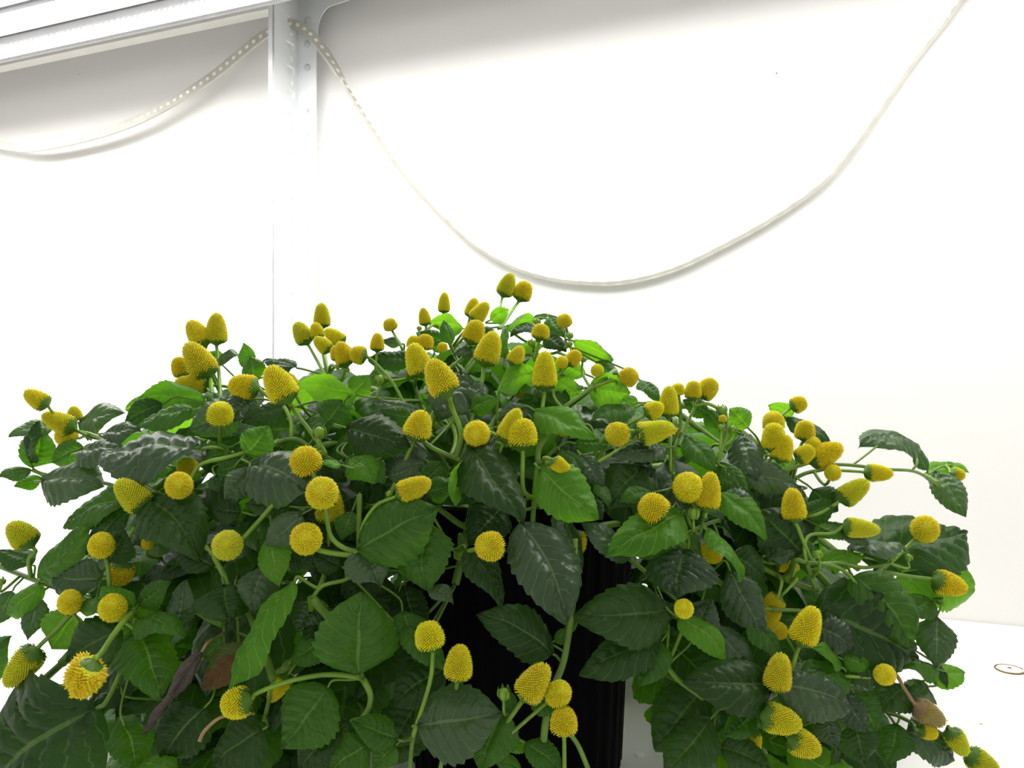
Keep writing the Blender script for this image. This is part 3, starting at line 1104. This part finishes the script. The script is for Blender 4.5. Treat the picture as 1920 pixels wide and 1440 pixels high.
def head_mesh(aspect, taper, seed, lump=None, topflat=0.0):
    """cone of packed florets; width 1, length = aspect"""
    rs = np.random.default_rng(seed)
    V, Fc, At = [], [], []
    nz, ns = 20, 24
    zz = [0.02 + 0.98 * (i / nz) for i in range(nz + 1)]

    def surf(z, a):
        r = head_profile(z, taper)
        p = np.array([r * math.cos(a), r * math.sin(a), z * aspect])
        if lump is not None:
            kx = 1 + 0.10 * math.sin(4 * a + lump) * z + 0.07 * math.sin(9 * a + 5 * z + lump)
            p = np.array([p[0] * kx * 1.15, p[1] * kx * 0.8, p[2] * (1 + 0.10 * math.sin(5 * a + lump))])
        return p
    for i, z in enumerate(zz):
        for j in range(ns):
            p = surf(min(z, 0.998), 2 * math.pi * j / ns); p[:2] *= 0.90
            V.append(p); At.append((0.0, 0.5, z))
    for i in range(nz):
        for j in range(ns):
            k = (j + 1) % ns
            Fc.append((i * ns + j, i * ns + k, (i + 1) * ns + k, (i + 1) * ns + j))
    Fc.append(tuple(range(ns - 1, -1, -1))); Fc.append(tuple(nz * ns + j for j in range(ns)))
    # place florets ring by ring along the meridian, spacing sp
    sp = 0.084
    # arc-length table
    tz = np.linspace(0.03, 0.9995, 400); rr = np.array([head_profile(z, taper) for z in tz])
    ds = np.hypot(np.diff(rr), np.diff(tz) * aspect); s = np.concatenate([[0], np.cumsum(ds)])
    ar = np.concatenate([[0], np.cumsum(2 * math.pi * 0.5 * (rr[1:] + rr[:-1]) * ds)])
    nf = int(ar[-1] / (sp * sp * 0.86))
    for k in range(nf):
        for _ in (0,):
            z = float(np.interp(ar[-1] * (k + 0.5) / nf, ar, tz)); r = head_profile(z, taper)
            a = k * 2.399963 + (rs.random() - 0.5) * 0.30 * sp / max(r, sp)
            zj = min(0.9995, max(0.025, z + (rs.random() - 0.5) * 0.20 * sp / aspect))
            p = surf(zj, a); e = 1e-3
            pa = surf(zj, a + 0.02); pz = surf(max(0.0, zj - 0.01), a)
            nrm = np.cross(pa - p, p - pz)
            nrm = norm(nrm) if np.linalg.norm(nrm) > 1e-9 else np.array([0, 0, 1.0])
            if nrm.dot(p - np.array([0, 0, aspect * 0.35])) < 0: nrm = -nrm
            t1 = norm(np.cross(nrm, np.array([0.3, 0.2, 0.93]))); t2 = np.cross(nrm, t1)
            unopened = max(0.0, (zj - 0.86) / 0.14) * topflat
            hgt = sp * (1.15 + 0.55 * rs.random()) * (1 - 0.6 * unopened); rad = sp * 0.44
            b0 = len(V); hue = rs.random()
            for (rf, hf, tone) in ((1.0, -0.75, 0.0), (0.84, 0.45, 0.75)):
                for q in range(5):
                    ang = 2 * math.pi * q / 5 + hue * 6
                    V.append(p + nrm * hgt * hf + (t1 * math.cos(ang) + t2 * math.sin(ang)) * rad * rf); At.append((tone + 0.4 * unopened * (1 - tone), hue, zj))
            V.append(p + nrm * hgt); At.append((1.0, hue, zj))
            for q in range(5):
                w2 = (q + 1) % 5
                Fc.append((b0 + q, b0 + w2, b0 + 5 + w2, b0 + 5 + q)); Fc.append((b0 + 5 + q, b0 + 5 + w2, b0 + 10))
    me = mesh('flower_head', V, Fc, True)
    at = me.attributes.new('floret', 'FLOAT_VECTOR', 'POINT'); at.data.foreach_set('vector', np.array(At, np.float32).ravel())
    me.materials.append(M['floret'])
    return me


HEADS_LIB = {}


def head_lib(aspect, cone):
    a = min((0.80, 0.95, 1.1, 1.25, 1.4, 1.6), key=lambda x: abs(x - aspect))
    key = (a, cone)
    if key not in HEADS_LIB:
        HEADS_LIB[key] = head_mesh(a, 0.30 if cone else 0.06, 11 + len(HEADS_LIB), None, 0.3 if cone else 0.9)
    return HEADS_LIB[key], a


def calyx_mesh(seed, dry=False):
    """cup of overlapping pointed bracts under a head of width 1, top at z=0.16, stalk end at z=-0.28"""
    rs = np.random.default_rng(seed); V, Fc = [], []
    prof = [(0.075, -0.24), (0.14, -0.18), (0.28, -0.10), (0.39, -0.02), (0.42, 0.02)]
    ns = 20
    for (r, z) in prof:
        for j in range(ns):
            a = 2 * math.pi * j / ns; V.append((r * math.cos(a), r * math.sin(a), z))
    for i in range(len(prof) - 1):
        for j in range(ns):
            k = (j + 1) % ns; Fc.append((i * ns + j, i * ns + k, (i + 1) * ns + k, (i + 1) * ns + j))
    Fc.append(tuple(range(ns - 1, -1, -1))); Fc.append(tuple((len(prof) - 1) * ns + j for j in range(ns)))
    for ring in range(2):
        for j in range(8):
            a = 2 * math.pi * (j + 0.5 * ring) / 8 + 0.2 * (rs.random() - 0.5)
            flare = 0.03 + 0.10 * rs.random() + (0.10 if rs.random() < 0.15 else 0)
            L = [(-0.09, 0.33, 0.07), (-0.03, 0.43, 0.10), (0.03, 0.475 + flare * 0.3, 0.075), (0.08 + 0.05 * rs.random(), 0.50 + flare, 0.012)]
            b0 = len(V); rad = np.array([math.cos(a), math.sin(a), 0]); tan = np.array([-math.sin(a), math.cos(a), 0])
            for (z, r, hw) in L:
                for sx in (-1, 0, 1):
                    V.append(rad * (r + (0.012 if sx == 0 else 0) + 0.008 * ring) + tan * hw * sx + np.array([0, 0, z]))
            for i in range(3):
                for sx in range(2):
                    q = b0 + i * 3 + sx; Fc.append((q, q + 1, q + 4, q + 3))
    return mesh('calyx', V, Fc)


CALYX = [calyx_mesh(k) for k in range(4)]
for c in CALYX: c.materials.append(M['calyx'])
CALYX_DRY = calyx_mesh(9); CALYX_DRY.materials.append(M['dry'])
LUMPY = [head_mesh(0.95, 0.0, 71, 0.7, 0.2), head_mesh(1.35, 0.1, 72, 2.1, 0.2)]

TONE = {'g': (1.0, 0.88, 0.012), 'o': (0.93, 0.84, 0.020), 'a': (1.0, 0.82, 0.010), 'l': (0.80, 0.84, 0.03), 's': (1.0, 0.82, 0.010), 'r': (0.52, 0.38, 0.20), 'x': (1.0, 0.80, 0.012)}

HEADS = """
85 758 48 735 30 g | 96 770 112 785
134 801 81 779 34 o | 142 806 160 815
125 820 120 812 33 g | 140 811 165 812 205 828
141 786 138 763 23 oh |
382 645 356 603 36 o | 386 665
406 641 406 588 34 o | 409 680 412 720 414 760
389 702 352 645 46 o | 397 730 400 745
390 722 330 716 30 oh |
342 704 333 670 28 a |
478 728 430 721 40 a | 505 745 530 760
538 748 505 689 50 o | 550 768 575 800 608 846
548 728 534 702 27 ah |
413 790 413 757 42 g |
580 878 562 845 50 a |
606 930 600 914 52 g | 612 965 620 1005
618 976 620 915 46 oh |
268 948 221 903 46 l | 282 958 330 988 372 1010
337 914 333 903 43 g | 357 897 378 870 430 857
355 890 347 860 34 s |
604 611 603 569 27 o | 608 650 614 702
575 641 556 606 31 l | 590 668 612 708
597 632 590 606 23 o | 604 655
642 642 610 619 25 o | 
616 656 591 634 25 o | 
649 682 637 642 31 a | 652 695
634 674 629 648 22 a | 634 690
683 668 657 662 30 g | 705 682 738 720 766 775
734 616 728 599 23 g | 742 632 753 652
707 656 708 625 23 a | 
798 608 793 578 20 o | 800 620
832 584 834 549 20 o | 831 600
774 652 779 630 23 g |
795 652 802 628 27 a |
829 656 831 644 17 g |
791 700 773 646 42 o | 815 742 850 802
838 735 808 677 50 o | 848 765 863 806
882 592 891 560 23 g |
889 599 914 569 27 o |
882 640 898 602 34 a |
909 680 927 624 42 o | 903 720 885 788
944 552 959 514 29 l | 940 565 936 585
975 560 988 529 31 a | 962 580 945 605 935 615
1012 634 1017 608 29 g | 
1060 609 1055 591 25 g | 
961 681 978 651 27 o |
1021 726 1022 660 40 o | 1020 745 1018 768
1053 683 1056 672 20 g |
1067 682 1086 659 25 a |
1120 699 1120 687 21 g |
1172 712 1190 698 32 a | 1160 716
1253 778 1255 725 33 o | 1256 820 1257 872
1272 738 1270 720 22 g |
1299 746 1301 715 27 g | 1302 760
1315 741 1341 714 33 a | 1300 770 1265 838
1214 776 1242 760 31 o |
1202 817 1262 800 38 l | 1180 832 1112 872
1168 817 1141 809 39 g | 1180 820
1355 790 1355 779 13 a |
1451 802 1448 775 35 g |
1450 842 1452 794 38 a | 1445 860 1430 882
1462 862 1477 818 33 a | 
1508 822 1511 789 32 g | 1503 832 1498 848
1487 763 1510 751 27 a | 1478 769 1460 784
1497 860 1524 840 29 g |
1522 838 1528 824 24 g |
1523 863 1578 837 40 a | 1510 870 1468 882
1626 886 1673 888 29 a | 1610 884 1545 880
1560 890 1566 880 26 g |
1579 936 1627 903 36 l | 1562 948 1528 966
1786 888 1807 893 22 g | 1780 880
1490 972 1485 917 39 a | 1496 990 1508 1020 1524 1058
1291 918 1288 906 49 g | 1300 945 1312 960
1325 952 1334 887 40 a | 1322 970
1238 966 1207 934 50 a | 1250 980 1275 1005
1586 988 1648 994 32 l | 1560 1000 1520 1003
1733 996 1737 984 43 g | 1715 1012 1680 1045 1640 1080
1756 1089 1810 1104 40 a | 1742 1085 1700 1080 1655 1070
1336 1018 1337 1056 36 s | 1336 1005
1458 1058 1498 1065 24 s |
1460 1122 1438 1145 32 s |
1452 1140 1440 1180 26 s |
1464 1186 1454 1175 27 s | 
1502 1204 1527 1140 46 g | 1493 1225 1484 1252
1455 1290 1466 1227 44 o | 1452 1300
1436 1342 1500 1360 48 o | 1425 1335
1486 1386 1536 1408 45 o | 1475 1375
1411 1375 1414 1416 28 s |
1283 1144 1281 1136 31 g |
809 1212 800 1167 47 g | 812 1225 806 1280 778 1370
858 1270 863 1211 46 g | 856 1290
984 1306 1024 1248 50 o | 975 1320 955 1348
1040 1308 1058 1290 42 g | 1025 1318 990 1348 955 1378
1057 1372 1057 1328 44 g | 1058 1395 1058 1445
930 1025 900 1023 48 g | 940 1025
1072 1000 1076 1040 46 s | 
575 1014 572 1003 51 g | 590 1028 610 1035
750 928 806 902 40 o |
779 819 793 772 46 o | 771 838 745 898
896 815 890 811 43 g | 920 812 940 825
980 834 978 786 48 g | 980 860 980 912
947 824 972 768 36 o |
1038 864 1070 888 25 a | 1020 858
970 732 978 722 28 gh |
1056 808 1062 800 25 gh |
56 1020 20 982 43 l | 66 1035
191 1030 189 1009 40 g | 196 1042 202 1060
428 1024 422 1018 49 l | 455 1010
277 1022 277 1012 20 gh |
230 1060 222 1096 40 s |
132 1136 130 1116 37 g | 138 1150 160 1178 215 1185
213 1146 209 1128 43 g | 225 1160 258 1182
64 1223 14 1284 46 l | 80 1205 105 1182 132 1153
462 1314 418 1324 50 g | 485 1298 540 1278 600 1266
536 1270 506 1314 30 s |
1662 1264 1652 1267 33 g | 1640 1270 1590 1268
1728 1370 1757 1376 24 a | 1715 1365
1784 1374 1810 1414 33 l | 1778 1362
1820 1418 1870 1447 38 l | 1805 1412 1778 1395 1748 1380
"""
SPECIAL = """
172 1246 143 1296 66 x0 | 190 1225 210 1195 232 1165
1196 808 1262 806 30 x1 |
1722 1327 1768 1356 38 r | 1712 1316 1695 1290 1676 1262
"""


def place_head(ln, special=False):
    a, c = ln.split('|'); f = a.split(); bx, by, tx, ty, w = map(float, f[:5]); kind = f[5]
    stalk = list(map(float, c.split()))
    cx, cy = (bx + tx) / 2, (by + ty) / 2
    dm = mound(cx, cy)
    d = F * 0.0145 / w
    d = min(max(d, dm - 0.04), dm - 0.004)
    if kind.endswith('h'): d = dm + 0.03; kind = kind[:-1]
    if kind == 's': d = dm + 0.03
    wr = w / F * d
    lapp = math.hypot(tx - bx, ty - by)
    lpx = max(lapp, 0.86 * w)
    dz = math.sqrt(max(0, lpx ** 2 - lapp ** 2)) / F * d
    base = P(bx, by, d + dz * 0.5); tip = P(tx, ty, d - dz * 0.5)
    ax = norm(tip - base); asp = np.linalg.norm(tip - base) / wr
    cone = kind in 'ol' or asp > 1.28
    if kind[0] == 'x': me, av = LUMPY[int(kind[1])], (0.95, 1.35)[int(kind[1])]
    else: me, av = head_lib(asp, cone)
    q = Vector(ax).to_track_quat('Z', 'Y')
    o = link('flower_head' if kind != 'r' else 'dried_flower_head', me)
    if kind == 'r': o['label'] = 'dried brown flower head'
    o.matrix_world = Matrix.Translation(Vector(base)) @ q.to_matrix().to_4x4() @ Matrix.Rotation(random.random() * 6.28, 4, 'Z') @ Matrix.Diagonal((wr, wr, wr * asp / av, 1))
    mw = o.matrix_world.copy()
    t = TONE[kind[0]]; j = 0.9 + 0.2 * random.random()
    o.color = (min(1, t[0] * j), min(1, t[1] * j * (0.95 + 0.1 * random.random())), t[2], 1)
    adopt(o, plant)
    cme = CALYX_DRY if kind == 'r' else random.choice(CALYX)
    ca = link('calyx', cme); ca.parent = o
    ca.matrix_parent_inverse = Matrix.Identity(4)
    cs = 0.62 if kind[0] == 'x' else 0.98
    ca.scale = (cs, cs, cs * av / asp)
    # stalk
    start = base - ax * 0.20 * wr
    pts = [start, start - ax * 0.008]
    dcur = start[1]
    for i in range(0, len(stalk), 2):
        dcur = dcur * 0.6 + (mound(stalk[i], stalk[i + 1]) + 0.008) * 0.4
        pts.append(P(stalk[i], stalk[i + 1], dcur))
    if not stalk: pts[-1] = start - ax * 0.012
    end = pts[-1]
    qn = nearest(end, NODES, 0.0, norm(norm(end - pts[-2]) + np.array([0, 0.4, -0.2])))
    Ls = np.linalg.norm(qn - end)
    if Ls > 0.004:
        if Ls > 0.12: qn = end + (qn - end) * 0.12 / Ls
        dirv = norm(end - pts[-2])
        pts += [end * 0.6 + qn * 0.4 + dirv * 0.15 * min(Ls, 0.12), qn]
    if len(stalk) >= 2:
        pts.pop(1)
    rad = max(0.0009, min(0.0016, 0.085 * wr))
    path = catmull(pts, 6)
    st = tube('flower_stalk', path, rad, rad * 1.25, M['dry'] if kind == 'r' else M['stalk'], None, 6)
    st.parent = o; st.matrix_parent_inverse = mw.inverted()
    return o


for ln in HEADS.strip().splitlines(): place_head(ln)
for ln in SPECIAL.strip().splitlines(): place_head(ln)


# green buds
def bud_mesh(seed):
    rs = np.random.default_rng(seed); V, Fc = [], []
    ns, nz = 14, 8
    for i in range(nz + 1):
        z = i / nz; r = 0.5 * math.sin(math.pi * min(0.97, 0.10 + 0.86 * z)) ** 0.7
        for j in range(ns):
            a = 2 * math.pi * j / ns; k = 1 + 0.06 * math.cos(7 * a)
            V.append((r * k * math.cos(a), r * k * math.sin(a), z * 0.9))
    for i in range(nz):
        for j in range(ns):
            k = (j + 1) % ns; Fc.append((i * ns + j, i * ns + k, (i + 1) * ns + k, (i + 1) * ns + j))
    Fc.append(tuple(range(ns - 1, -1, -1))); Fc.append(tuple(nz * ns + j for j in range(ns)))
    for j in range(7):
        a = 2 * math.pi * j / 7; rad = np.array([math.cos(a), math.sin(a), 0]); tan = np.array([-math.sin(a), math.cos(a), 0]); b0 = len(V)
        for (z, r, hw) in ((0.05, 0.36, 0.13), (0.35, 0.53, 0.17), (0.65, 0.54, 0.13), (0.98, 0.40 + 0.12 * rs.random(), 0.02)):
            for sx in (-1, 0, 1): V.append(rad * (r + 0.02 * (sx == 0)) + tan * hw * sx + np.array([0, 0, z]))
        for i in range(3):
            for sx in range(2):
                q = b0 + i * 3 + sx; Fc.append((q, q + 1, q + 4, q + 3))
    me = mesh('flower_bud', V, Fc); me.materials.append(M['stalk'])
    return me


BUD = bud_mesh(3)
for (x, y, w) in ((338, 690, 17), (713, 712, 18), (600, 812, 24), (785, 616, 9), (1006, 604, 13), (1068, 630, 12), (995, 643, 14), (1092, 674, 12), (1070, 645, 10), (1355, 770, 19),
                  (1352, 802, 13), (1373, 805, 15), (1673, 1045, 15), (1702, 1045, 15), (1536, 1040, 17), (945, 1300, 24), (731, 927, 13), (3, 1090, 14), (1300, 965, 22)):
    dm = mound(x, y) + 0.0; wr = w / F * dm
    base = P(x, y + w * 0.4, dm)
    o = link('flower_bud', BUD)
    o.matrix_world = Matrix.Translation(Vector(base)) @ Matrix.Rotation(random.uniform(-0.4, 0.4), 4, 'Y') @ Matrix.Rotation(random.uniform(-0.2, 0.4), 4, 'X') @ Matrix.Scale(wr, 4)
    mw = o.matrix_world.copy(); adopt(o, plant)
    qn = nearest(base + np.array([0, 0.01, -0.015]), NODES); L = np.linalg.norm(qn - base)
    if L > 0.10: qn = base + (qn - base) * 0.10 / L
    st = tube('bud_stalk', catmull([base, base - np.array([0, 0, min(0.01, L * 0.3)]), qn], 5), 0.0007, 0.001, M['stalk'], None, 5)
    st.parent = o; st.matrix_parent_inverse = mw.inverted()
